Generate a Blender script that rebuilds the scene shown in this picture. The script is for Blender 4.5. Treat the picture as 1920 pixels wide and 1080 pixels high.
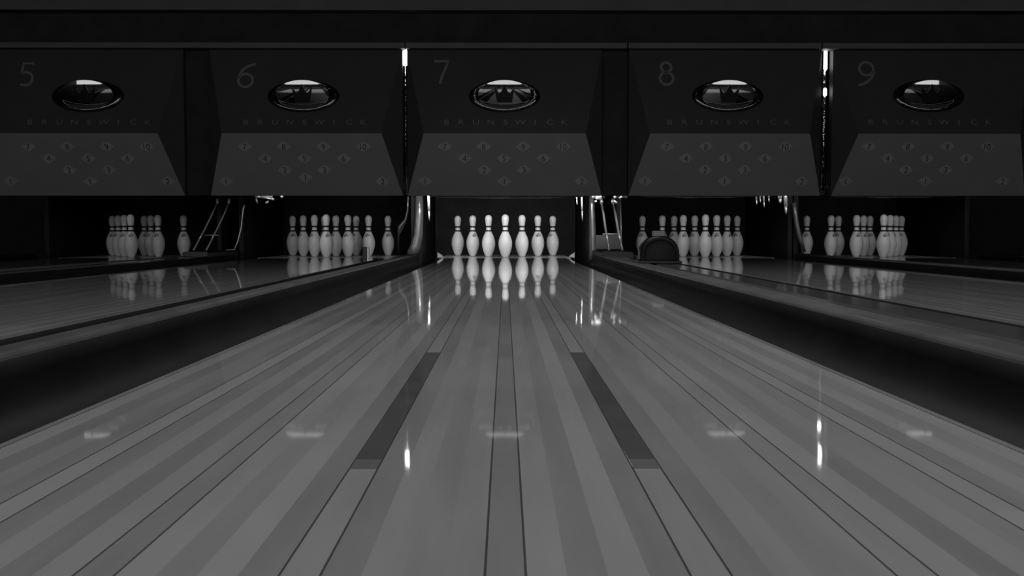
import bpy, bmesh, math, random
from mathutils import Vector, Matrix
random.seed(7)
for o in list(bpy.data.objects): bpy.data.objects.remove(o)
SC = bpy.context.scene
C = SC.collection
PI = math.pi

# ------------------------------------------------------------------ camera
F = 1970.0; HC = 0.2204
cam = bpy.data.objects.new('camera', bpy.data.cameras.new('camera')); C.objects.link(cam)
cam.data.sensor_width = 36; cam.data.lens = F/1920*36
cam.data.clip_start = 0.02; cam.data.clip_end = 60
PITCH = math.atan(104/F); YAW = math.atan(12.6/F)
cam.location = (0, 0, HC)
cam.rotation_euler = (PI/2-PITCH, 0, -YAW)
SC.camera = cam
# ------------------------------------------------------------------ world, exposure
SC.view_settings.view_transform = 'Standard'
SC.view_settings.look = 'None'
SC.view_settings.exposure = 0
SC.view_settings.gamma = 1
SC.view_settings.use_curve_mapping = False
w = bpy.data.worlds.new('room_dark'); SC.world = w; w.use_nodes = True
w.node_tree.nodes['Background'].inputs[0].default_value = (1, 1, 1, 1)
w.node_tree.nodes['Background'].inputs[1].default_value = 0.022
# ------------------------------------------------------------------ lights of the room
def area(name, loc, target, sx, sy, power, spread=180):
    l = bpy.data.lights.new(name, 'AREA'); l.shape = 'RECTANGLE'; l.size = sx; l.size_y = sy
    l.energy = power; l.spread = math.radians(spread)
    o = bpy.data.objects.new(name, l); C.objects.link(o); o.location = loc
    d = Vector(target)-Vector(loc)
    o.rotation_euler = d.to_track_quat('-Z', 'Y').to_euler()
    return o
area('concourse_light', (0, -3.1, 2.0), (0, 5, 2.0), 18.0, 1.7, 190)
area('lane_ceiling_light', (0.3, 3.7, 2.85), (0.3, 3.7, 0), 1.6, 6.0, 32, 105)
LAMP_POWER = {5: 0.075, 6: 0.65, 7: 2.9, 8: 0.9, 9: 0.8}

# ------------------------------------------------------------------ materials (all neutral: the room is black and white)
def mat(name, g, rough=0.5, metal=0.0, spec=0.5, bump=None, emit=0, coat=0, var=None):
    m = bpy.data.materials.new(name); m.use_nodes = True
    nt = m.node_tree; b = nt.nodes['Principled BSDF']
    b.inputs['Base Color'].default_value = (g, g, g, 1)
    b.inputs['Roughness'].default_value = rough; b.inputs['Metallic'].default_value = metal
    b.inputs['Specular IOR Level'].default_value = spec
    b.inputs['Coat Weight'].default_value = coat
    if emit:
        b.inputs['Emission Color'].default_value = (1, 1, 1, 1); b.inputs['Emission Strength'].default_value = emit
    tc = nt.nodes.new('ShaderNodeTexCoord')
    if bump:
        sc, st, stretch = bump
        mp = nt.nodes.new('ShaderNodeMapping'); mp.inputs['Scale'].default_value = stretch
        n = nt.nodes.new('ShaderNodeTexNoise'); n.inputs['Scale'].default_value = sc; n.inputs['Detail'].default_value = 3
        bp = nt.nodes.new('ShaderNodeBump'); bp.inputs['Strength'].default_value = 1; bp.inputs['Distance'].default_value = st
        nt.links.new(tc.outputs['Object'], mp.inputs[0]); nt.links.new(mp.outputs[0], n.inputs[0])
        nt.links.new(n.outputs[0], bp.inputs['Height']); nt.links.new(bp.outputs[0], b.inputs['Normal'])
    if var:
        sc, amt = var
        n = nt.nodes.new('ShaderNodeTexNoise'); n.inputs['Scale'].default_value = sc; n.inputs['Detail'].default_value = 4
        nt.links.new(tc.outputs['Object'], n.inputs[0])
        r = nt.nodes.new('ShaderNodeMapRange'); r.inputs[1].default_value = 0.3; r.inputs[2].default_value = 0.7
        r.inputs[3].default_value = g*(1-amt); r.inputs[4].default_value = g*(1+amt)
        cb = nt.nodes.new('ShaderNodeCombineColor')
        nt.links.new(n.outputs[0], r.inputs[0])
        for i in range(3): nt.links.new(r.outputs[0], cb.inputs[i])
        nt.links.new(cb.outputs[0], b.inputs['Base Color'])
    return m

BOARD = 0.0265
def lane_material():
    m = bpy.data.materials.new('oiled_lane_boards'); m.use_nodes = True
    nt = m.node_tree; N = nt.nodes; L = nt.links; b = N['Principled BSDF']
    def math_(op, a, c=None, d=None):
        n = N.new('ShaderNodeMath'); n.operation = op
        for i, v in enumerate((a, c, d)):
            if v is None: continue
            if isinstance(v, (int, float)): n.inputs[i].default_value = v
            else: L.new(v, n.inputs[i])
        return n.outputs[0]
    tc = N.new('ShaderNodeTexCoord'); sep = N.new('ShaderNodeSeparateXYZ'); L.new(tc.outputs['Object'], sep.inputs[0])
    x, y = sep.outputs[0], sep.outputs[1]
    t = math_('DIVIDE', x, BOARD)
    idx = math_('FLOOR', math_('ADD', t, 0.5))
    par = math_('ABSOLUTE', math_('MODULO', idx, 2))            # 1 on odd boards (pale), 0 on even boards
    def noise(vec, sc, det=3):
        n = N.new('ShaderNodeTexNoise'); n.inputs['Scale'].default_value = sc; n.inputs['Detail'].default_value = det
        L.new(vec, n.inputs[0]); return n.outputs[0]
    def vec(a, c, d):
        n = N.new('ShaderNodeCombineXYZ')
        for i, v in enumerate((a, c, d)):
            if isinstance(v, (int, float)): n.inputs[i].default_value = v
            else: L.new(v, n.inputs[i])
        return n.outputs[0]
    seg = math_('FLOOR', math_('ADD', math_('MULTIPLY', y, 0.55), math_('MULTIPLY', idx, 0.37)))
    wn = N.new('ShaderNodeTexWhiteNoise'); wn.noise_dimensions = '2D'; L.new(vec(idx, seg, 0), wn.inputs[0])
    wn2 = N.new('ShaderNodeTexWhiteNoise'); wn2.noise_dimensions = '2D'; L.new(vec(idx, 7, 0), wn2.inputs[0])
    grain = noise(vec(math_('MULTIPLY', x, 160), math_('MULTIPLY', y, 5), idx), 1.0, 4)
    cloud = noise(vec(math_('MULTIPLY', x, 18), math_('MULTIPLY', y, 2.2), idx), 1.0, 3)
    g = math_('ADD', 0.33, math_('MULTIPLY', par, 0.065))
    g = math_('ADD', g, math_('MULTIPLY', math_('SUBTRACT', wn.outputs[0], 0.5), 0.03))
    g = math_('ADD', g, math_('MULTIPLY', math_('SUBTRACT', wn2.outputs[0], 0.5), 0.06))
    g = math_('ADD', g, math_('MULTIPLY', math_('SUBTRACT', grain, 0.5), 0.035))
    g = math_('ADD', g, math_('MULTIPLY', math_('SUBTRACT', cloud, 0.5), 0.16))
    g = math_('MULTIPLY', g, math_('SUBTRACT', 1, math_('MULTIPLY', math_('LESS_THAN', math_('ABSOLUTE', idx), 0.5), 0.10)))
    # dark joints on both sides of every fifth board
    mm = math_('MODULO', math_('ABSOLUTE', t), 5)
    j = math_('MINIMUM', math_('ABSOLUTE', math_('SUBTRACT', mm, 0.5)), math_('ABSOLUTE', math_('SUBTRACT', mm, 4.5)))
    jm = math_('LESS_THAN', j, 0.034)
    g = math_('MULTIPLY', g, math_('SUBTRACT', 1, math_('MULTIPLY', jm, 0.72)))
    cb = N.new('ShaderNodeCombineColor')
    for i in range(3): L.new(g, cb.inputs[i])
    L.new(cb.outputs[0], b.inputs['Base Color'])
    b.inputs['Roughness'].default_value = 0.035
    b.inputs['IOR'].default_value = 1.45
    h = noise(vec(math_('MULTIPLY', x, 7), math_('MULTIPLY', y, 1.3), 0), 1.0, 2)
    bp = N.new('ShaderNodeBump'); bp.inputs['Strength'].default_value = 1; bp.inputs['Distance'].default_value = 0.0004
    L.new(h, bp.inputs['Height']); L.new(bp.outputs[0], b.inputs['Normal'])
    return m

def pin_material():
    m = bpy.data.materials.new('scuffed_white_pin_coating'); m.use_nodes = True
    nt = m.node_tree; N = nt.nodes; L = nt.links; b = N['Principled BSDF']
    def math_(op, a, c=None):
        n = N.new('ShaderNodeMath'); n.operation = op
        for i, v in enumerate((a, c)):
            if v is None: continue
            if isinstance(v, (int, float)): n.inputs[i].default_value = v
            else: L.new(v, n.inputs[i])
        return n.outputs[0]
    tc = N.new('ShaderNodeTexCoord'); sep = N.new('ShaderNodeSeparateXYZ'); L.new(tc.outputs['Object'], sep.inputs[0])
    x, y, z = sep.outputs
    n = N.new('ShaderNodeTexNoise'); n.inputs['Scale'].default_value = 60; n.inputs['Detail'].default_value = 2
    L.new(tc.outputs['Object'], n.inputs[0])
    front = math_('MULTIPLY', math_('LESS_THAN', y, -0.012), math_('LESS_THAN', math_('ABSOLUTE', x), 0.021))
    zw = math_('LESS_THAN', math_('ABSOLUTE', math_('SUBTRACT', math_('ADD', z, math_('MULTIPLY', x, -0.35)), 0.198)), 0.017)
    mark = math_('MULTIPLY', math_('MULTIPLY', front, zw), math_('GREATER_THAN', n.outputs[0], 0.49))
    n2 = N.new('ShaderNodeTexNoise'); n2.inputs['Scale'].default_value = 9; n2.inputs['Detail'].default_value = 4
    L.new(tc.outputs['Object'], n2.inputs[0])
    g = math_('ADD', 0.70, math_('MULTIPLY', n2.outputs[0], 0.16))
    g = math_('MULTIPLY', g, math_('SUBTRACT', 1, math_('MULTIPLY', mark, 0.72)))
    cb = N.new('ShaderNodeCombineColor')
    for i in range(3): L.new(g, cb.inputs[i])
    L.new(cb.outputs[0], b.inputs['Base Color'])
    b.inputs['Roughness'].default_value = 0.35
    return m

M = dict(
    lane=lane_material(), pin=pin_material(),
    stripe=mat('dark_pin_stripe', 0.035, 0.4),
    finder=mat('dark_inlaid_board', 0.125, 0.07, bump=(1, 0.0006, (7, 1.3, 1)), var=(9, 0.12)),
    finder_end=mat('worn_end_of_dark_board', 0.2, 0.07, bump=(1, 0.0006, (7, 1.3, 1)), var=(9, 0.12)),
    gutter=mat('dark_gutter_plastic', 0.012, 0.5, spec=0.15, var=(5, 0.25)),
    rail=mat('grey_division_cap', 0.13, 0.28, var=(6, 0.2)),
    cap=mat('dark_glossy_cap', 0.09, 0.12, bump=(1, 0.001, (6, 2, 1))),
    black=mat('black_plastic', 0.012, 0.3, var=(8, 0.3)),
    hood=mat('black_hood_plastic', 0.008, 0.3, spec=0.3, var=(8, 0.2)),
    mask=mat('black_mask_paint', 0.038, 0.6, spec=0.25, var=(4, 0.08)),
    facet=mat('black_mask_side_paint', 0.05, 0.6, spec=0.3, var=(4, 0.08)),
    panel=mat('grey_mask_paint', 0.17, 0.6, spec=0.2, var=(4, 0.05)),
    oval=mat('pale_indicator_lens', 0.25, 0.4, var=(30, 0.15)),
    ink=mat('black_numeral_ink', 0.02, 0.5),
    faint=mat('dim_grey_lettering', 0.12, 0.5),
    number=mat('dim_grey_lane_number', 0.13, 0.5),
    dome=mat('grey_chrome_dome', 0.27, 0.05, metal=1.0),
    bezel=mat('dark_chrome_bezel', 0.2, 0.10, metal=1.0, bump=(26, 0.004, (1, 1, 1))),
    crown=mat('black_crown_relief', 0.008, 0.4, spec=0.2),
    trim=mat('grey_bulkhead_trim', 0.06, 0.6, var=(5, 0.1)),
    band=mat('black_bulkhead_band', 0.025, 0.7, spec=0.1, var=(5, 0.2)),
    fascia=mat('grey_fascia', 0.09, 0.8, spec=0.1, var=(3, 0.1)),
    ceil=mat('dark_grey_ceiling', 0.12, 0.9, spec=0.1, var=(3, 0.1)),
    wall=mat('charcoal_wall', 0.05, 0.8, var=(3, 0.2)),
    floor=mat('black_subfloor', 0.02, 0.8, var=(3, 0.2)),
    curtain=mat('black_pit_curtain', 0.03, 0.9, spec=0.05, var=(6, 0.2)),
    kick=mat('black_kickback_board', 0.012, 0.5, spec=0.2, var=(6, 0.3)),
    edge=mat('scuffed_metal_edge', 0.6, 0.25, metal=0.5, bump=(14, 0.004, (1, 1, 0.4))),
    chrome=mat('bright_steel_rod', 0.8, 0.25, metal=0.6, bump=(30, 0.002, (1, 1, 0.4))),
    guard=mat('dull_metal_guard', 0.22, 0.25, metal=0.6, bump=(9, 0.006, (1, 1, 0.4))),
    plate=mat('grey_return_plate', 0.22, 0.35, metal=0.3, var=(8, 0.2)),
    foil=mat('dented_polished_post', 0.45, 0.08, metal=1.0, bump=(22, 0.03, (1, 1, 0.7))),
    tube=mat('lit_lamp_tube', 0.8, 0.4, emit=6.0),
    sweep=mat('pale_sweep_edge', 0.4, 0.5, var=(25, 0.4)),
    deck=mat('pale_tail_plank', 0.35, 0.25, var=(10, 0.2)),
)

# ------------------------------------------------------------------ helpers
def link(name, bm, m, parent=None, smooth=False, loc=None, kind=None):
    me = bpy.data.meshes.new(name)
    bmesh.ops.recalc_face_normals(bm, faces=bm.faces[:])
    for f in bm.faces: f.smooth = smooth
    bm.to_mesh(me); bm.free()
    for k in (m if isinstance(m, (list, tuple)) else [m]): me.materials.append(k)
    o = bpy.data.objects.new(name, me); C.objects.link(o)
    if parent: o.parent = parent
    if loc is not None: o.location = loc
    if kind: o['kind'] = kind
    return o
def empty(name, loc, label, cat, group=None):
    o = bpy.data.objects.new(name, None); C.objects.link(o); o.location = loc; o.empty_display_size = 0.1
    return tag(o, label, cat, group)
def tag(o, label, cat, group=None):
    o['label'] = label; o['category'] = cat
    if group: o['group'] = group
    return o
def box(bm, x0, x1, y0, y1, z0, z1, bev=0):
    v = [bm.verts.new((x, y, z)) for x in (x0, x1) for y in (y0, y1) for z in (z0, z1)]
    fs = [bm.faces.new([v[i] for i in q]) for q in ((0,1,3,2),(4,6,7,5),(0,4,5,1),(2,3,7,6),(0,2,6,4),(1,5,7,3))]
    if bev:
        es = list({e for f in fs for e in f.edges})
        bmesh.ops.bevel(bm, geom=es, offset=bev, segments=3, affect='EDGES', profile=0.5)
    return bm
def prism(bm, prof, y0, y1):                       # closed x-z profile swept along the lane direction
    a = [bm.verts.new((p[0], y0, p[1])) for p in prof]; b = [bm.verts.new((p[0], y1, p[1])) for p in prof]
    n = len(prof)
    for i in range(n): bm.faces.new((a[i], a[(i+1) % n], b[(i+1) % n], b[i]))
    bm.faces.new(a); bm.faces.new(b[::-1]); return bm
def tube(bm, pts, r, seg=12):
    pts = [Vector(p) for p in pts]; rings = []
    for i, p in enumerate(pts):
        d = (pts[min(i+1, len(pts)-1)]-pts[max(i-1, 0)]).normalized()
        u = d.orthogonal().normalized() if i == 0 else (u - d*u.dot(d)).normalized()
        v = d.cross(u)
        rr = r[i] if isinstance(r, (list, tuple)) else r
        rings.append([bm.verts.new(p+rr*(math.cos(2*PI*k/seg)*u+math.sin(2*PI*k/seg)*v)) for k in range(seg)])
    for a, b in zip(rings, rings[1:]):
        for k in range(seg): bm.faces.new((a[k], a[(k+1) % seg], b[(k+1) % seg], b[k]))
    bm.faces.new(rings[0][::-1]); bm.faces.new(rings[-1]); return bm
def NB(): return bmesh.new()
fwd = Vector((math.sin(YAW)*math.cos(PITCH), math.cos(YAW)*math.cos(PITCH), -math.sin(PITCH)))
right = Vector((math.cos(YAW), -math.sin(YAW), 0)); upv = right.cross(fwd)
CAM = Vector((0, 0, HC))
def at(px, py, D):                                  # point of the photo at lane distance D (metres down the lane)
    d = fwd*F + right*(px-960) - upv*(py-540)
    return CAM + d*(D/d.y)
def on_plane(px, py, p0, n):
    d = fwd*F + right*(px-960) - upv*(py-540)
    return CAM + d*((p0-CAM).dot(n)/d.dot(n))

# ------------------------------------------------------------------ the setting
LX = {5: -3.312, 6: -1.585, 7: 0.0, 8: 1.777, 9: 3.362}
HW = 0.527; GW = 0.235; RZ = 0.038; D0 = 9.33
Y0 = -3.0; YE = 9.16
link('floor', box(NB(), -9.2, 9.2, -3.2, 12.1, -0.2, -0.13), M['floor'], kind='structure')
link('ceiling', box(NB(), -9.2, 9.2, -3.2, 8.3, 2.95, 3.0), M['ceil'], kind='structure')
link('wall_left', box(NB(), -9.3, -9.2, -3.2, 12.1, -0.2, 3.0), M['wall'], kind='structure')
link('wall_right', box(NB(), 9.2, 9.3, -3.2, 12.1, -0.2, 3.0), M['wall'], kind='structure')
link('wall_back', box(NB(), -9.2, 9.2, 12.0, 12.1, -0.13, 3.0), M['curtain'], kind='structure')
zt = at(947, 80, 8.3).z; zb = at(947, 91, 8.3).z; zf = at(947, 19, 8.3).z
link('wall_bulkhead', box(NB(), -9.19, 9.19, 8.30, 8.40, zf, 2.95), M['fascia'], kind='structure')
link('trim_1', box(NB(), -9.19, 9.19, 8.42, 8.52, zt, zf), M['band'], kind='structure')
SEAMS = [-9.19, at(759.5, 85, 8.3).x, at(1177, 85, 8.3).x, at(1541, 85, 8.3).x, 9.19]
for i in range(4):
    link('trim_%d' % (i+2), box(NB(), SEAMS[i]+0.004, SEAMS[i+1]-0.004, 8.29, 8.41, zb, zt, 0.004), M['trim'], kind='structure')

# ------------------------------------------------------------------ lanes
ORD = {5: 'at the far left', 6: 'under the mask numbered 6', 7: 'in the middle under the 7', 8: 'under the mask numbered 8', 9: 'under the mask numbered 9'}
for n, cx in LX.items():
    bm = box(NB(), -HW, HW, Y0, YE, -0.10, 0)
    lane = link('bowling_lane', bm, M['lane'], loc=(cx, 0, 0))
    tag(lane, 'polished striped wooden bowling lane ' + ORD[n], 'bowling lane', 'bowling lanes')
    if n == 7:
        for s in (-1, 1):
            ya = at(947, 872, 1).z; yn = 434.2/(866-436); yf = 434.2/(662-436)
            f = link('range_finder', box(NB(), s*5*BOARD-BOARD*0.47, s*5*BOARD+BOARD*0.47, yn, yf, -0.002, 0.0006), M['finder'], lane)
            f['label'] = 'dark inlaid marker board'
            g = link('marker_end', box(NB(), s*5*BOARD-BOARD*0.47, s*5*BOARD+BOARD*0.47, yn-0.04, yn, -0.002, 0.0006), M['finder_end'], f)
    dk = link('pin_deck', box(NB(), -HW-0.05, HW+0.05, YE+0.006, 10.5, -0.10, 0.0, 0.002), M['deck'], loc=(cx, 0, 0))
    tag(dk, 'pale pin deck at the end of the lane ' + ORD[n], 'pin deck', 'pin decks')

def gutter(xl, side, n, D1=9.155, D0_=Y0):
    """concave channel beside a lane edge at xl, opening away by side"""
    prof = []; k = 16
    for i in range(k+1):
        a = PI*i/k
        prof.append((xl+side*(0.003+(GW-0.006)*(1-math.cos(a))/2), -0.004-0.082*math.sin(a)**0.8))
    prof.append((xl+side*(GW-0.003), RZ-0.012))
    outer = [(xl+side*(GW-0.0005), RZ-0.012)]
    outer += [(xl+side*(0.0005+(GW-0.001)*(1-math.cos(PI*(k-i)/k))/2), -0.004-0.09*math.sin(PI*(k-i)/k)**0.8) for i in range(k+1)]
    return prism(NB(), prof+outer, D0_, D1)
for n, cx in LX.items():
    for s, nm in ((-1, 'left'), (1, 'right')):
        o = link('gutter', gutter(cx+s*HW, s, n), M['gutter'], smooth=True)
        tag(o, 'dark gutter along the %s edge of lane %s' % (nm, ORD[n]), 'gutter', 'lane gutters')

def rail(x0, x1, z=RZ):
    r = 0.012
    prof = [(x0, -0.10), (x0, z-r)] + [(x0+r-r*math.cos(a), z-r+r*math.sin(a)) for a in (0.4, 0.8, 1.2, PI/2)]
    prof += [(x1-r+r*math.sin(a), z-r+r*math.cos(a)) for a in (0, 0.4, 0.8, 1.2)] + [(x1, z-r), (x1, -0.10)]
    return prof
def division(x0, x1, label, wide):
    root = empty('lane_division', ((x0+x1)/2, 0, -0.1), label, 'lane division', 'divisions between the lanes')
    P = lambda nm, bm, m, sm=False: link(nm, bm, m, root, sm, loc=(-(x0+x1)/2, 0, 0.1))
    if wide:
        P('curb', prism(NB(), rail(x0, x0+0.088), Y0, 8.3), M['rail'])
        P('cap', prism(NB(), [(x0+0.090, -0.1), (x0+0.090, 0.006), (x0+0.1, 0.022), (x0+0.13, RZ-0.004), (x1-0.004, RZ-0.004), (x1, RZ-0.012), (x1, -0.1)], Y0, 8.3), M['cap'])
        P('end_cap', prism(NB(), [(x0+0.002, -0.1), (x0+0.002, 0.058), (x0+0.012, 0.068), (x1-0.012, 0.068), (x1-0.002, 0.058), (x1-0.002, -0.1)], 8.31, 9.24), M['black'])
    else:
        P('curb', prism(NB(), rail(x0, x1), Y0, 8.35), M['rail'])
        P('end_cap', prism(NB(), [(x0+0.002, -0.1), (x0+0.002, 0.030), (x0+0.012, 0.040), (x1-0.012, 0.040), (x1-0.002, 0.030), (x1-0.002, -0.1)], 8.36, 9.24), M['black'])
    return root
def gap(a, b): return LX[a]+HW+GW, LX[b]-HW-GW
division(LX[5]-HW-GW-0.06, LX[5]-HW-GW, 'thin grey division rail on the outer side of the far left lane', False)
division(*gap(5, 6), 'broad capped division between the far left lane and lane 6', True)
division(*gap(6, 7), 'thin glinting grey division rail between lanes 6 and 7', False)
division(*gap(7, 8), 'broad capped division carrying the black hood, between lanes 7 and 8', True)
division(*gap(8, 9), 'thin grey division rail between lanes 8 and 9', False)
division(LX[9]+HW+GW, LX[9]+HW+GW+0.06, 'thin grey division rail on the outer side of the far right lane', False)

# ------------------------------------------------------------------ bowling pins
IN = 0.0254
PROF = [(0, 0.90), (0.02, 1.0), (0.25, 1.12), (0.75, 1.414), (1.5, 1.70), (2.25, 1.953), (3.375, 2.255), (4.5, 2.383), (5.2, 2.36), (5.875, 2.281),
        (6.6, 2.09), (7.25, 1.85), (7.9, 1.56), (8.625, 1.24), (9.0, 1.09), (9.2, 1.04), (9.375, 0.985), (9.6, 0.94), (10.0, 0.90), (10.45, 0.90),
        (10.7, 0.915), (10.875, 0.93), (11.1, 0.965), (11.75, 1.045), (12.4, 1.15), (13.0, 1.245), (13.5, 1.273), (14.0, 1.21),
        (14.4, 1.06), (14.7, 0.82), (14.88, 0.55), (14.97, 0.27)]
bm = NB(); SEG = 36; rings = []
for h, r in PROF: rings.append([bm.verts.new((r*IN*math.cos(2*PI*k/SEG), r*IN*math.sin(2*PI*k/SEG), h*IN)) for k in range(SEG)])
for i, (a, b) in enumerate(zip(rings, rings[1:])):
    for k in range(SEG):
        f = bm.faces.new((a[k], a[(k+1) % SEG], b[(k+1) % SEG], b[k]))
        hm = (PROF[i][0]+PROF[i+1][0])/2
        f.material_index = 1 if (9.0 <= hm <= 9.6 or 10.45 <= hm <= 11.1) else 0
bm.faces.new(rings[0][::-1])
top = bm.verts.new((0, 0, 15*IN))
for k in range(SEG): bm.faces.new((rings[-1][k], rings[-1][(k+1) % SEG], top))
pin0 = link('bowling_pin', bm, [M['pin'], M['stripe']], smooth=True)
SP = 0.1524; RW = 0.2639
SPOT = {1: (0, 0), 2: (-1, 1), 3: (1, 1), 4: (-2, 2), 5: (0, 2), 6: (2, 2), 7: (-3, 3), 8: (-1, 3), 9: (1, 3), 10: (3, 3)}
PINS = {
    7: {1: 'front pin in the centre, tallest of the seven', 2: 'just left of the centre pin', 3: 'just right of the centre pin',
        4: 'second from the left of the seven', 6: 'second from the right of the seven', 7: 'leftmost of the seven', 10: 'rightmost of the seven'},
    6: {1: 'front pin, fourth from the left', 2: 'third from the left, with a bright top', 3: 'bright top and dark crest, sixth from left', 4: 'second from the left, overlapped on its right',
        5: 'fifth from left, dim between two brighter', 6: 'behind the small sensor post, second from the right', 7: 'leftmost of the rack', 8: 'almost wholly hidden behind the front pin',
        9: 'peeking out right of the bright crested pin', 10: 'rightmost of the rack, standing apart and dim'},
    8: {1: 'front pin, tallest, in the middle of the rack', 2: 'just right of the black hood, tall with bright head', 3: 'just right of the front pin', 4: 'behind the black hood, only head and neck showing',
        5: 'just left of the front pin', 6: 'second from the right of the rack', 7: 'leftmost, left of the black hood', 8: 'head above right slope of black hood', 10: 'rightmost of the rack'},
    9: {7: 'leftmost, standing alone', 4: 'left one of the overlapping pair', 8: 'right one of the overlapping pair', 2: 'left one of the overlapping three', 5: 'middle one of the overlapping three',
        9: 'right one of the overlapping three', 1: 'leftmost of the overlapping four', 3: 'second from left of the overlapping four', 6: 'third from left of the overlapping four', 10: 'rightmost of the overlapping four'},
    5: {1: 'brightest and nearest, right one of the left clump', 2: 'second from right in the left clump', 4: 'second from left in the left clump', 7: 'leftmost in the left clump',
        3: 'dim one standing alone in the middle', 5: 'dim, behind and left of the lone middle pin', 8: 'dimmest, between the clump and the lone middle pin', 6: 'rightmost, faint at its right side'},
}
PLACE = {5: 'in dark far left rack', 6: 'in rack under 6', 7: 'in bright middle rack', 8: 'in rack under 8', 9: 'in far right rack'}
first = True
ROT = {(7, 4): 0.5, (7, 10): -0.7, (7, 6): 0.1, (6, 3): -0.3, (6, 2): -0.6, (6, 1): 0.5, (6, 7): 0.3}
for n in (7, 6, 8, 9, 5):
    for k, txt in PINS[n].items():
        o = pin0 if first else pin0.copy()
        if not first: C.objects.link(o)
        first = False
        sx, sy = SPOT[k]
        o.location = (LX[n]+sx*SP, D0+sy*RW, 0.0005)
        rz = ROT.get((n, k), random.uniform(-0.9, 0.9))
        if n == 7 and (n, k) not in ROT: rz = 2.6
        o.rotation_euler = (0, 0, rz)
        tag(o, 'white pin %s, %s' % (PLACE[n], txt), 'bowling pin', 'pins of the %s' % PLACE[n].replace('in the ', ''))

# ------------------------------------------------------------------ text meshes
def text_mesh(s, size, sx=1.0, thick=0.0, depth=0.0008, spacing=1.0):
    cu = bpy.data.curves.new('t', 'FONT'); cu.body = s; cu.size = size; cu.align_x = 'CENTER'; cu.align_y = 'CENTER'
    cu.offset = thick; cu.extrude = depth; cu.space_character = spacing; cu.resolution_u = 5
    o = bpy.data.objects.new('t', cu); C.objects.link(o)
    bpy.context.view_layer.update()
    me = bpy.data.meshes.new_from_object(o.evaluated_get(bpy.context.evaluated_depsgraph_get()))
    bpy.data.objects.remove(o); bpy.data.curves.remove(cu)
    bm = NB(); bm.from_mesh(me); bpy.data.meshes.remove(me)
    xs = [v.co.x for v in bm.verts]; ys = [v.co.y for v in bm.verts]
    mx = (min(xs)+max(xs))/2; my = (min(ys)+max(ys))/2
    for v in bm.verts: v.co.x = (v.co.x-mx)*sx; v.co.y -= my
    return bm
def stroke(pts, wd, th=0.002):                       # thin drawn numeral, local x-y
    bm = NB(); L = []; R = []
    P = [Vector((p[0], p[1])) for p in pts]
    for i, p in enumerate(P):
        d = (P[min(i+1, len(P)-1)]-P[max(i-1, 0)]).normalized(); nn = Vector((-d.y, d.x))*wd/2
        L.append(p+nn); R.append(p-nn)
    for z0 in (0,):
        tl = [bm.verts.new((p.x, p.y, th)) for p in L]; tr = [bm.verts.new((p.x, p.y, th)) for p in R]
        bl = [bm.verts.new((p.x, p.y, 0)) for p in L]; br = [bm.verts.new((p.x, p.y, 0)) for p in R]
    for i in range(len(P)-1):
        bm.faces.new((tl[i], tl[i+1], tr[i+1], tr[i])); bm.faces.new((bl[i], br[i], br[i+1], bl[i+1]))
        bm.faces.new((tl[i], bl[i], bl[i+1], tl[i+1])); bm.faces.new((tr[i], tr[i+1], br[i+1], br[i]))
    bm.faces.new((tl[0], tr[0], br[0], bl[0])); bm.faces.new((tl[-1], bl[-1], br[-1], tr[-1]))
    return bm
def arc(cx, cy, rx, ry, a0, a1, n=20):
    return [(cx+rx*math.cos(math.radians(a0+(a1-a0)*i/n)), cy+ry*math.sin(math.radians(a0+(a1-a0)*i/n))) for i in range(n+1)]
H = 0.19                                              # height of the big lane numbers
BIG = {
    '7': [[(-.06, .095), (.055, .095), (.035, .05), (.005, -.03), (-.01, -.095)]],
    '6': [arc(.10, -.03, .155, .13, 100, 175, 14) + [], arc(0, -.04, .055, .055, 0, 360, 28)],
    '8': [arc(0, .052, .040, .040, 0, 360, 26), arc(0, -.042, .052, .052, 0, 360, 28)],
    '9': [arc(0, .04, .055, .055, 0, 360, 28), arc(-.10, .03, .155, .13, -80, -5, 14)],
    '5': [[(.05, .095), (-.03, .095), (-.04, .01)], arc(-.005, -.035, .055, .055, 130, -130, 22)],
}

# ------------------------------------------------------------------ masking units
MD = 8.36; MC = 8.16                                  # distance of the frame plane and of the protruding crease
UNIT = {5: (-4.075, -2.533, 165.0), 6: (at(396, 366, MD).x, at(755.5, 366, MD).x, 569.0), 7: (at(764.5, 366, MD).x, at(1128, 366, MD).x, 946.0),
        8: (at(1178, 366, MD).x, at(1537, 366, MD).x, 1364.5), 9: (at(1558, 366, MD).x, 4.13, 1741.0)}
Zt = at(947, 91, MD).z-0.004; Zb = at(947, 366.5, MD).z; Zc = at(947, 250, MC).z
INS = 0.143; TILT = 32.5
def frame_matrix(origin, n):
    n = n.normalized(); u = Vector((1, 0, 0)); v = n.cross(u).normalized()
    m = Matrix((u, v, n)).transposed().to_4x4(); m.translation = origin; return m
nU = Vector((0, -(Zt-Zc), -(MC-MD))).normalized()     # upper face looks forward and a little up
nU = Vector((0, -(Zt-Zc), (MD-MC))).normalized()
nL = Vector((0, -(Zc-Zb), -(MD-MC))).normalized()     # lower face looks forward and a little down
P0 = Vector((0, MC, Zc))
def lens(hw, hh, th=0.003):
    bm = NB(); n = 12; pts = []
    for i in range(n+1): t = -1+2*i/n; pts.append((hw*t, hh*(1-abs(t)**1.6)))
    for i in range(1, n): t = 1-2*i/n; pts.append((hw*t, -hh*(1-abs(t)**1.6)))
    a = [bm.verts.new((p[0], p[1], 0)) for p in pts]; b = [bm.verts.new((p[0]*0.95, p[1]*0.95, th)) for p in pts]
    bm.faces.new(a[::-1]); bm.faces.new(b)
    for i in range(len(pts)): bm.faces.new((a[i], a[(i+1) % len(pts)], b[(i+1) % len(pts)], b[i]))
    return bm
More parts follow.
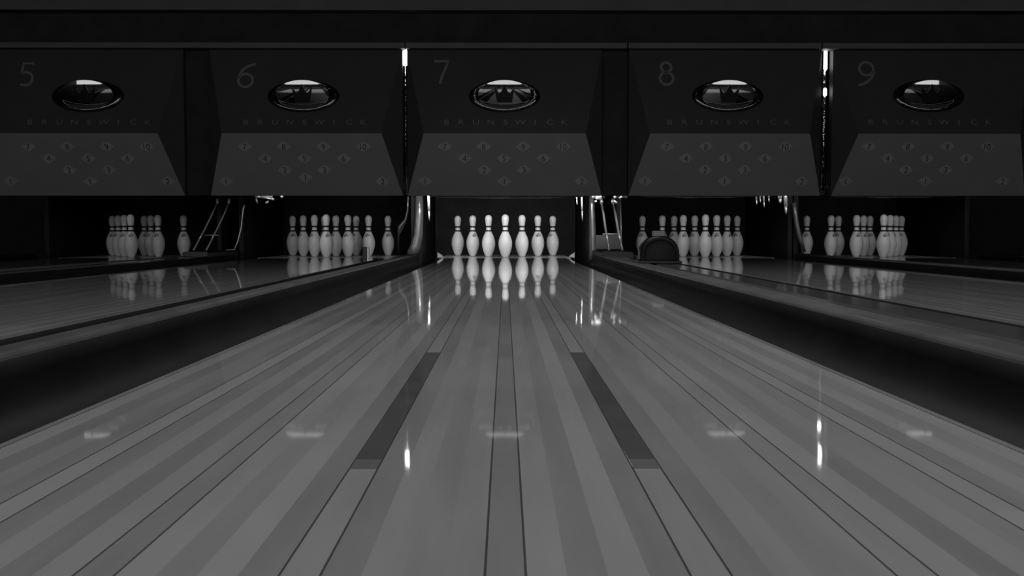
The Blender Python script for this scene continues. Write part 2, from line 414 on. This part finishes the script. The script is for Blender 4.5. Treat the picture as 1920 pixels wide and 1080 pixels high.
for n in (7, 6, 8, 9, 5):
    x0, x1, pcx = UNIT[n]; cx = (x0+x1)/2
    root = empty('masking_unit', (cx, MD, Zb), 'black and grey pinsetter mask with oval crest, bearing the lane number %d' % n if n != 5 else
                 'black and grey pinsetter mask cut off at far left, above the dark rack', 'masking unit', 'masking units above the pins')
    inv = Matrix.Translation(-root.location)
    def part(nm, bm, m, mw=None, parent=None, smooth=False, pm=None):
        if mw is not None: bm.transform(mw)
        bm.transform(inv)
        return link(nm, bm, m, parent or root, smooth)
    Fz = Zt; bk = 8.55
    ins = INS
    bm = NB()
    V = [bm.verts.new(p) for p in ((x0, MD, Zt), (x1, MD, Zt), (x1, MD, Zb), (x0, MD, Zb), (x0+ins, MC, Zc), (x1-ins, MC, Zc),
                                    (x0, bk-0.1, Zt), (x1, bk-0.1, Zt), (x1, bk-0.1, Zb), (x0, bk-0.1, Zb))]
    for q, mi in (((0, 1, 5, 4), 0), ((4, 5, 2, 3), 0), ((0, 4, 3), 1), ((1, 2, 5), 1), ((6, 9, 8, 7), 0), ((0, 6, 7, 1), 0), ((3, 2, 8, 9), 0), ((0, 3, 9, 6), 1), ((1, 7, 8, 2), 1)):
        f = bm.faces.new([V[i] for i in q]); f.material_index = mi
    part('housing', bm, [M['mask'], M['facet']])
    # grey lower panel
    bm = NB(); off = nL*0.004
    c = [Vector((x0+ins, MC, Zc)), Vector((x1-ins, MC, Zc)), Vector((x1, MD, Zb)), Vector((x0, MD, Zb))]
    a = [bm.verts.new(p+nL*0.0005) for p in c]; b = [bm.verts.new(p+off) for p in c]
    bm.faces.new(a); bm.faces.new(b[::-1])
    for i in range(4): bm.faces.new((a[i], a[(i+1) % 4], b[(i+1) % 4], b[i]))
    lp = part('lower_panel', bm, M['panel']); lp['label'] = 'grey sloping lower panel with numbered ovals'
    # lettering BRUNSWICK
    s = 'BRUNSWICK'; y_l = 229
    for i, ch in enumerate(s):
        o3 = on_plane(pcx+(i-4)*27.6+2, y_l, P0+nU*0.001, nU)
        part('letter', text_mesh(ch, 0.058, 1.35, 0.0), M['faint'], frame_matrix(o3, nU))
    # lane number
    yn_ = {5: 140, 6: 142, 7: 136, 8: 138, 9: 138}[n]; dx = {5: -115, 6: -108, 7: -118, 8: -115, 9: -116}[n]
    o3 = on_plane(pcx+dx, yn_, P0+nU*0.001, nU)
    bmn = NB()
    for st in BIG[str(n)]:
        t = stroke(st, 0.021); me = bpy.data.meshes.new('t'); t.to_mesh(me); t.free(); bmn.from_mesh(me); bpy.data.meshes.remove(me)
    part('lane_number', bmn, M['number'], frame_matrix(o3, nU))
    # oval crest
    o3 = on_plane(pcx, 180.5, P0+nU*0.001, nU); fm = frame_matrix(o3, nU)
    bm = NB(); RA, RB = 48, 10; ro = []
    for i in range(RA):
        a = 2*PI*i/RA; ring = []
        for j in range(RB):
            t = PI*j/(RB-1); k = 0.5-0.5*math.cos(t)
            hw = 0.278+(0.200-0.278)*k; hh = 0.134+(0.104-0.134)*k
            ring.append(bm.verts.new((hw*math.cos(a), hh*math.sin(a), 0.028*math.sin(t))))
        ro.append(ring)
    for i in range(RA):
        for j in range(RB-1):
            bm.faces.new((ro[i][j], ro[(i+1) % RA][j], ro[(i+1) % RA][j+1], ro[i][j+1]))
    bz = part('crest_bezel', bm, M['bezel'], fm, smooth=True)
    # shallow polished cap whose axis leans down towards the lanes
    hw, hh, dp = 0.206, 0.110, 0.016
    bm = NB(); rr = []
    for j in range(0, 12):
        q = 1-j/12
        rr.append([bm.verts.new((hw*q*math.cos(2*PI*i/RA), hh*q*math.sin(2*PI*i/RA), dp*(1-q*q))) for i in range(RA)])
    tp = bm.verts.new((0, 0, dp))
    for a, b in zip(rr, rr[1:]):
        for i in range(RA): bm.faces.new((a[i], a[(i+1) % RA], b[(i+1) % RA], b[i]))
    for i in range(RA): bm.faces.new((rr[-1][i], rr[-1][(i+1) % RA], tp))
    dm4 = fm @ Matrix.Translation((0, 0, 0.036)) @ Matrix.Rotation(math.radians(TILT), 4, 'X')
    dm = part('crest_dome', bm, M['dome'], dm4, bz, True)
    # crown emblem: band with points
    pts = [(-.052, -.05), (.052, -.05), (.060, -.01), (.072, .050), (.040, .012), (.024, .018), (.000, .068), (-.024, .018), (-.040, .012), (-.072, .050), (-.060, -.01)]
    bm = NB()
    a = [bm.verts.new((p[0]*1.1, p[1]*1.2, 0.012)) for p in pts]; b = [bm.verts.new((p[0]*1.1, p[1]*1.2, 0.022)) for p in pts]
    bm.faces.new(a[::-1]); bm.faces.new(b)
    for i in range(len(pts)): bm.faces.new((a[i], a[(i+1) % len(pts)], b[(i+1) % len(pts)], b[i]))
    part('crown', bm, M['crown'], dm4, bz)
    # numbered ovals
    NUM = [('7', -112, 275), ('8', -39, 275), ('9', 35, 275), ('10', 110, 275), ('4', -75, 297), ('5', -1, 297), ('6', 73, 297),
           ('2', -38, 319), ('3', 36, 319), ('1', 0, 340), ('1', -149, 340), ('2', 145, 340)]
    base = pcx + (2 if n == 6 else 0) - (2 if n == 8 else 0)
    for s, dx, py in NUM:
        if n == 6 and (s, dx) == ('1', 0): py = 333
        sh = {6: 4, 7: 0, 8: -8, 9: -13, 5: 9}[n]*(py-275)/65
        px = base+dx+sh*0.5
        ko = on_plane(px, py, P0+nL*0.0045, nL); m4 = frame_matrix(ko, nL)
        ov = part('pin_indicator', lens(0.059, 0.040), M['oval'], m4)
        part('numeral', text_mesh(s, 0.074, 0.85, -0.0008), M['ink'], m4 @ Matrix.Translation((0, 0, 0.0042)), ov)

# piers between the pairs of masks
for a, b, lab in ((5, 6, 'black pier panel between the far left mask and the mask numbered 6'), (7, 8, 'black pier panel between the masks numbered 7 and 8')):
    p0, p1 = UNIT[a][1]+0.003, UNIT[b][0]-0.003
    o = link('pier_panel', box(NB(), p0, p1, 8.40, 8.45, Zb, Zt, 0.004), M['band']); tag(o, lab, 'pier panel')

# dented polished posts in the slots between masks, each with a lit lamp at its top
for a, b, pxc, lab, wd, lamps in ((6, 7, 760, 'narrow glinting metal post between the masks numbered 6 and 7', 0.016, ((92, 123),)),
                                  (8, 9, 1547, 'wider glinting metal post between the masks numbered 8 and 9', 0.030, ((89, 131), (165, 180)))):
    p0, p1 = UNIT[a][1], UNIT[b][0]; xc = at(pxc, 200, 8.42).x
    root = empty('slot_post', (xc, 8.45, Zb), lab, 'metal post', 'posts in the slots between masks')
    o = link('post', tube(NB(), [(0, 0, 0.01), (0, 0, Zt-Zb-0.01)], wd/2, 20), M['foil'], root, True)
    for (ya, yb) in lamps:
        zA = at(pxc, ya, 8.42).z; zB = at(pxc, yb, 8.42).z; r = 0.0195 if b == 7 else 0.0140
        bm = tube(NB(), [(0, -0.022, zB-Zb), (0, -0.022, zB-Zb+0.01), (0, -0.022, zA-Zb-0.012), (0, -0.022, zA-Zb)], [r*0.6, r, r, r*0.6], 18)
        l = link('lit_lamp', bm, M['tube'], root, True); l['label'] = 'glowing white tube lamp'

# ------------------------------------------------------------------ pin bays: kickbacks, curtains, lamps, sweeps
for n, cx in LX.items():
    xl, xr = cx-0.742, cx+0.742
    for s, nm in ((-1, 'left'), (1, 'right')):
        xi = cx+s*0.745; lo, hi = sorted((xi, xi+s*0.042))
        o = link('kickback_board', box(NB(), lo, hi, 9.38, 11.2, -0.12, 0.66, 0.004), M['kick'])
        tag(o, 'black side board %s of the pins %s' % (nm, PLACE[n]), 'kickback', 'kickback boards')
    o = link('pit_curtain', box(NB(), xl+0.01, xr-0.01, 11.0, 11.04, -0.12, 0.9), M['curtain'])
    tag(o, 'black curtain behind the pins %s' % PLACE[n], 'curtain', 'pit curtains')
    # lamp strip behind the mask foot
    lx = cx + {5: -0.2, 6: -0.25}.get(n, 0)
    area('pin_lamp', (lx, 8.55 if n != 5 else 9.0, 0.56), (cx, 9.75, 0.16) if n != 5 else (cx-0.2, 9.4, 0.1), 1.5 if n not in (5, 6) else 0.4, 0.05, LAMP_POWER[n], 110)
    if n == 7:
        for sd in (-1, 1): area('pin_lamp', (cx+sd*0.58, 8.55, 0.56), (cx+sd*0.42, 10.2, 0.2), 0.3, 0.05, 1.05, 80)  # two added fills beside the lamp strip, lifting the outer pins

    bmx = 0.74
    o = link('pinsetter_beam', box(NB(), cx-bmx, cx+bmx, 8.60, 8.95, 0.595, 0.72, 0.004), M['black'])
    tag(o, 'black pinsetter beam behind the mask foot, above the pins %s' % PLACE[n], 'pinsetter', 'pinsetter beams')

def sweep(n, px0, px1, py):
    D = 8.48; a = at(px0, py, D); b = at(px1, py, D)
    bm = NB(); k = 24; prev = None
    for i in range(k+1):
        t = i/k; x = a.x+(b.x-a.x)*t; sag = 0.010*(1-(2*t-1)**2)+0.002*math.sin(t*19)
        q = [bm.verts.new(p) for p in ((x, D, a.z-sag), (x, D+0.02, a.z-sag), (x, D+0.02, 0.594), (x, D, 0.594))]
        if prev:
            for j in range(4): bm.faces.new((prev[j], prev[(j+1) % 4], q[(j+1) % 4], q[j]))
        else: bm.faces.new(q)
        prev = q
    bm.faces.new(prev[::-1])
    o = link('sweep_board', bm, M['sweep']); tag(o, 'pale lower edge of a sweep board above the pins %s' % PLACE[n], 'sweep board', 'sweep boards')
sweep(7, 806, 1092, 369.5); sweep(8, 1202, 1420, 368.5); sweep(9, 1560, 1790, 368.5)

# rounded metal edges on the front of the kickbacks beside the middle rack
def edge_guard(name_label, pts, D, rad):
    bm = tube(NB(), [at(px, py, D) for px, py in pts], rad, 16)
    o = link('kickback_guard', bm, M['guard'], smooth=True); tag(o, name_label, 'edge guard', 'metal guards on the kickback fronts')
edge_guard('shiny rounded metal guard left of the bright middle rack', [(786, 360), (786, 400), (784, 440), (779, 462), (774, 476), (769, 483)], 9.31, [0.0350, 0.0371, 0.0412, 0.0474, 0.0515, 0.0309])
edge_guard('dull grey metal guard right of the bright middle rack', [(1109, 360), (1110, 386), (1111, 420), (1112, 450), (1113, 475), (1110, 488)], 9.31, [0.0185, 0.0247, 0.0278, 0.0319, 0.0350, 0.0371])
edge_guard('curved grey metal guard left of the lone leftmost pin of the far right rack', [(1489, 380), (1491, 400), (1495, 425), (1501, 450), (1509, 472)], 9.31, [0.0206, 0.0206, 0.0206, 0.0185, 0.0124])
edge_guard('thin metal guard right of the dim rightmost pin under the 6', [(765, 368), (764, 395), (760, 412), (750, 426), (747, 440), (747, 476)], 8.7, [0.007, 0.008, 0.010, 0.026, 0.008, 0.006])

# hanging adjuster rods either side of the middle rack
def hanging(px, ya, yb, label, r=0.011, D=8.75):
    t0, t1 = at(px, ya-14, D), at(px+2, yb, D); t0.z = 0.594
    root = empty('hanging_rod', t0, label, 'rod', 'rods hanging from the pinsetters')
    mid = t0+(t1-t0)*0.68
    link('rod', tube(NB(), [Vector((0, 0, 0)), mid-t0], r, 12), M['chrome'], root, True)
    link('rod_tip', tube(NB(), [mid-t0+Vector((0, 0, -0.004)), (t1-t0)*0.9, t1-t0], [r*0.8, r*0.7, r*0.2], 12), M['chrome'], root, True)
hanging(803, 368, 415, 'bright steel rod hanging left of the bright middle rack')
hanging(1090, 368, 415, 'thin steel rod hanging right of the bright middle rack', 0.007)
hanging(1080, 368, 384, 'short steel rod stub just right of the bright middle rack', 0.006)
for px, yb, lab in ((1417, 384, 'leftmost of the short rods right of the rack under the 8'), (1424, 380, 'second of the short rods right of the rack under the 8'),
                    (1431, 389, 'longest of the short rods right of the rack under the 8'), (1440, 379, 'rightmost of the short rods right of the rack under the 8')):
    hanging(px, 368, yb, lab, 0.008)
hanging(1472, 368, 402, 'tapered steel rod hanging left of the curved grey guard', 0.016)
hanging(1461, 368, 381, 'stubby wide steel rod left of the tapered rod', 0.018)

# pinsetter linkage glints at the foot of the mask numbered 6
def linkage(px0, label, pts_list, D=8.7):
    o0 = at(px0, 372, D); root = empty('pinsetter_linkage', o0, label, 'linkage', 'small linkages under the masks')
    link('hanger', box(NB(), -0.06, 0.05, 0, 0.02, 0.0, 0.594-o0.z, 0.003), M['black'], root)
    for nm, pts, r in pts_list:
        link(nm, tube(NB(), [at(px, py, D)-o0 for px, py in pts], r, 10), M['guard'] if px0 == 500 else M['chrome'], root, True)
linkage(500, 'small glinting metal linkage under the mask numbered 6',
        [('link_bar', [(478, 369), (490, 369)], 0.010), ('link_bar', [(480, 372), (483, 382)], 0.009), ('link_bar', [(494, 370), (504, 372), (512, 374)], 0.009),
         ('bolt', [(498, 381), (504, 378)], 0.010), ('bolt', [(510, 372), (514, 375)], 0.010), ('bolt', [(527, 370), (531, 367)], 0.013)])
linkage(1165, 'bunched glinting fittings at the top right of the ball return between 7 and 8',
        [('link_bar', [(1150, 376), (1157, 381)], 0.010), ('link_bar', [(1146, 378), (1149, 378)], 0.010), ('bolt', [(1151, 371), (1154, 368)], 0.012), ('bolt', [(1161, 372), (1166, 368)], 0.009)])
linkage(1123, 'bright bracket at the top left of the ball return between 7 and 8',
        [('bracket', [(1117, 369), (1128, 370)], 0.022), ('link_bar', [(1115, 378), (1119, 377)], 0.009), ('link_bar', [(1127, 379), (1129, 377)], 0.011)])

# ------------------------------------------------------------------ ball returns
def ball_return(x_rods, px_c, plate, label, rodr, root_x):
    root = empty('ball_return', (root_x, 8.42, 0.07), label, 'ball return', 'ball returns between the lane pairs')
    o = root.location
    for (tx, bx) in x_rods:
        a = at(tx, 381, 9.1); b = at(bx, 474, 8.45); b.z = 0.08; mid = a+(b-a)*0.55+Vector((0, 0, -0.012)); m2 = a+(b-a)*0.25+Vector((0.003, 0, -0.006))
        link('guide_rod', tube(NB(), [a-o, m2-o, mid-o, b-o], rodr, 12), M['chrome'], root, True)
        link('rod_cap', tube(NB(), [a-o+Vector((0, 0, -0.004)), a-o+Vector((0, 0.01, 0.035))], rodr*1.5, 12), M['chrome'], root, True)
    if plate:
        x0, x1 = plate
        p = [at(x0+1, 474, 8.72), at(x1, 474, 8.72), at(x1, 441, 9.0), at(x0+1, 441, 9.0)]
        p[0].z = p[1].z = 0.084
        bm = NB(); a = [bm.verts.new(q-o) for q in p]; b = [bm.verts.new(q-o+Vector((0, 0.02, -0.01))) for q in p]
        bm.faces.new(a); bm.faces.new(b[::-1])
        for i in range(4): bm.faces.new((a[i], a[(i+1) % 4], b[(i+1) % 4], b[i]))
        link('ramp_plate', bm, M['plate'], root)
        a = at(1130, 439, 9.02); b = at(1158, 439, 9.02)
        link('cross_bar', tube(NB(), [a-o, b-o], 0.007, 10), M['chrome'], root, True)
        a = at(1163, 372, 9.02); b = at(1165.5, 470, 8.74); b.z = 0.08
        link('side_strip', tube(NB(), [a-o, b-o], 0.007, 10), M['plate'], root, True)
    else:
        a = at(383, 441, 8.8); b = at(411, 441, 8.8)
        link('cross_bar', tube(NB(), [a-o, b-o], 0.004, 10), M['chrome'], root, True)
        pts = [(459, 384), (456, 393), (452, 428), (446, 452), (440, 468), (424, 472)]
        link('bent_wire', tube(NB(), [Vector((q.x, q.y, max(q.z, 0.077)))-o for q in (at(x, y, 8.66) for x, y in pts)], 0.006, 10), M['chrome'], root, True)
    return root
ball_return(((1128, 1142), (1149.5, 1167)), 1140, (1117, 1164), 'ball return ramp with two bright sloping rods between racks 7 and 8', 0.010, 0.92)
ball_return(((407, 363), (429, 387)), 410, None, 'dim ball return with two thin sloping rods and bent wire left of rack 6', 0.007, -2.45)

# small added fill lamps, unseen behind the mask feet, brightening rods and guards
area('bay_fill', (0.93, 8.56, 0.62), (0.92, 9.0, 0.3), 0.30, 0.05, 0.55, 150)
area('bay_fill', (-0.74, 9.10, 0.58), (-0.77, 9.34, 0.12), 0.06, 0.04, 0.10, 140)
area('bay_fill', (-2.45, 8.56, 0.62), (-2.45, 9.0, 0.3), 0.25, 0.05, 0.10, 150)
area('bay_fill', (2.52, 9.05, 0.58), (2.58, 9.34, 0.2), 0.20, 0.05, 0.10, 150)

# black hood on the division between 7 and 8
zb_ = RZ+0.018
hb = at(1237.5, 489.5, 6.2); HXc = hb.x; zb_ = hb.z
root = empty('ball_return_hood', (HXc, 6.2, RZ), 'rounded black plastic hood on the broad division, in front of rack 8', 'hood')
HWD = 0.1145; HH = 0.150
bm = NB(); prof = []
def dome_prof(w_, h_, n=22):
    pts = [(-w_*1.03, 0), (-w_, h_*0.1)]
    for i in range(n+1):
        a = PI-PI*i/n; ca, sa = math.cos(a), math.sin(a)
        pts.append((w_*math.copysign(abs(ca)**0.92, ca), h_*0.30+h_*0.70*abs(sa)**0.95))
    return pts+[(w_, h_*0.1), (w_*1.03, 0)]
secs = [(-0.0, 0.95, 0.93), (0.012, 1.0, 1.0), (0.06, 1.0, 1.0), (0.14, 0.98, 0.97), (0.22, 0.90, 0.86), (0.28, 0.72, 0.62), (0.31, 0.5, 0.35)]
rings = [[bm.verts.new((p[0]*1, y, zb_-RZ+p[1])) for p in dome_prof(HWD*sw, HH*sh)] for y, sw, sh in secs]
for a, b in zip(rings, rings[1:]):
    for k in range(len(a)-1): bm.faces.new((a[k], a[k+1], b[k+1], b[k]))
    bm.faces.new((a[-1], a[0], b[0], b[-1]))
ff = bm.faces.new(rings[0]); ff.material_index = 1; bm.faces.new(rings[-1][::-1])
link('shell', bm, [M['hood'], M['band']], root, True)
# inner face panel: recessed rim around the mouth
bm = NB(); o_ = dome_prof(HWD*0.94, HH*0.92); i_ = dome_prof(HWD*0.82, HH*0.82)
z_ = zb_-RZ
A = [bm.verts.new((p[0], -0.001, z_+p[1])) for p in o_]; B = [bm.verts.new((p[0], -0.010, z_+p[1])) for p in o_]
A2 = [bm.verts.new((p[0], -0.001, z_+p[1])) for p in i_]; B2 = [bm.verts.new((p[0], -0.010, z_+p[1])) for p in i_]
for k in range(len(A)-1):
    bm.faces.new((A[k], A[k+1], B[k+1], B[k])); bm.faces.new((A2[k], B2[k], B2[k+1], A2[k+1])); bm.faces.new((B[k], B[k+1], B2[k+1], B2[k])); bm.faces.new((A[k], A2[k], A2[k+1], A[k+1]))
link('rim', bm, M['band'], root, True)
link('foot_plate', box(NB(), -HWD*1.1, HWD*1.1, -0.03, 0.36, 0.0005, z_, 0.003), M['black'], root)
a = at(1219.5, 446, 6.45); b = at(1241, 433, 6.45)
sb = link('sensor_box', box(NB(), a.x-HXc, b.x-HXc, 0.12, 0.19, z_+HH*0.90, b.z-RZ, 0.004), M['plate'], root); sb['label'] = 'small grey box on top of the hood'

# small sensor post at lane 6
a = at(690, 484, 9.05); b = at(690, 463, 9.05)
root = empty('sensor_post', (a.x, 9.05, 0), 'tiny bright sensor post standing in front of the shaded rack under the 6', 'sensor')
link('bright_strip', box(NB(), -0.009, 0.012, -0.005, 0.01, 0.0, b.z, 0.002), M['edge'], root)
link('sensor_body', box(NB(), -0.045, -0.010, -0.003, 0.02, 0.0, b.z, 0.002), M['black'], root)

# bright gutter end fittings beside the middle deck
for px, s, lab in ((824, 1, 'bright wedge fitting at the left end of the middle pin deck'), (1074, -1, 'bright wedge fitting at the right end of the middle pin deck')):
    p = at(px, 480, 9.1)
    bm = NB(); w_ = 0.028
    q = [(-s*w_*0.6, -0.012), (-s*w_*0.6, 0.036), (s*w_*0.7, 0.012), (s*w_*1.2, -0.004)]
    A = [bm.verts.new((u, 0, v)) for u, v in q]; B = [bm.verts.new((u, 0.03, v)) for u, v in q]
    bm.faces.new(A); bm.faces.new(B[::-1])
    for i in range(4): bm.faces.new((A[i], A[(i+1) % 4], B[(i+1) % 4], B[i]))
    o = link('deck_fitting', bm, M['edge'], loc=(p.x, 9.10, 0.014)); tag(o, lab, 'fitting', 'deck end fittings')
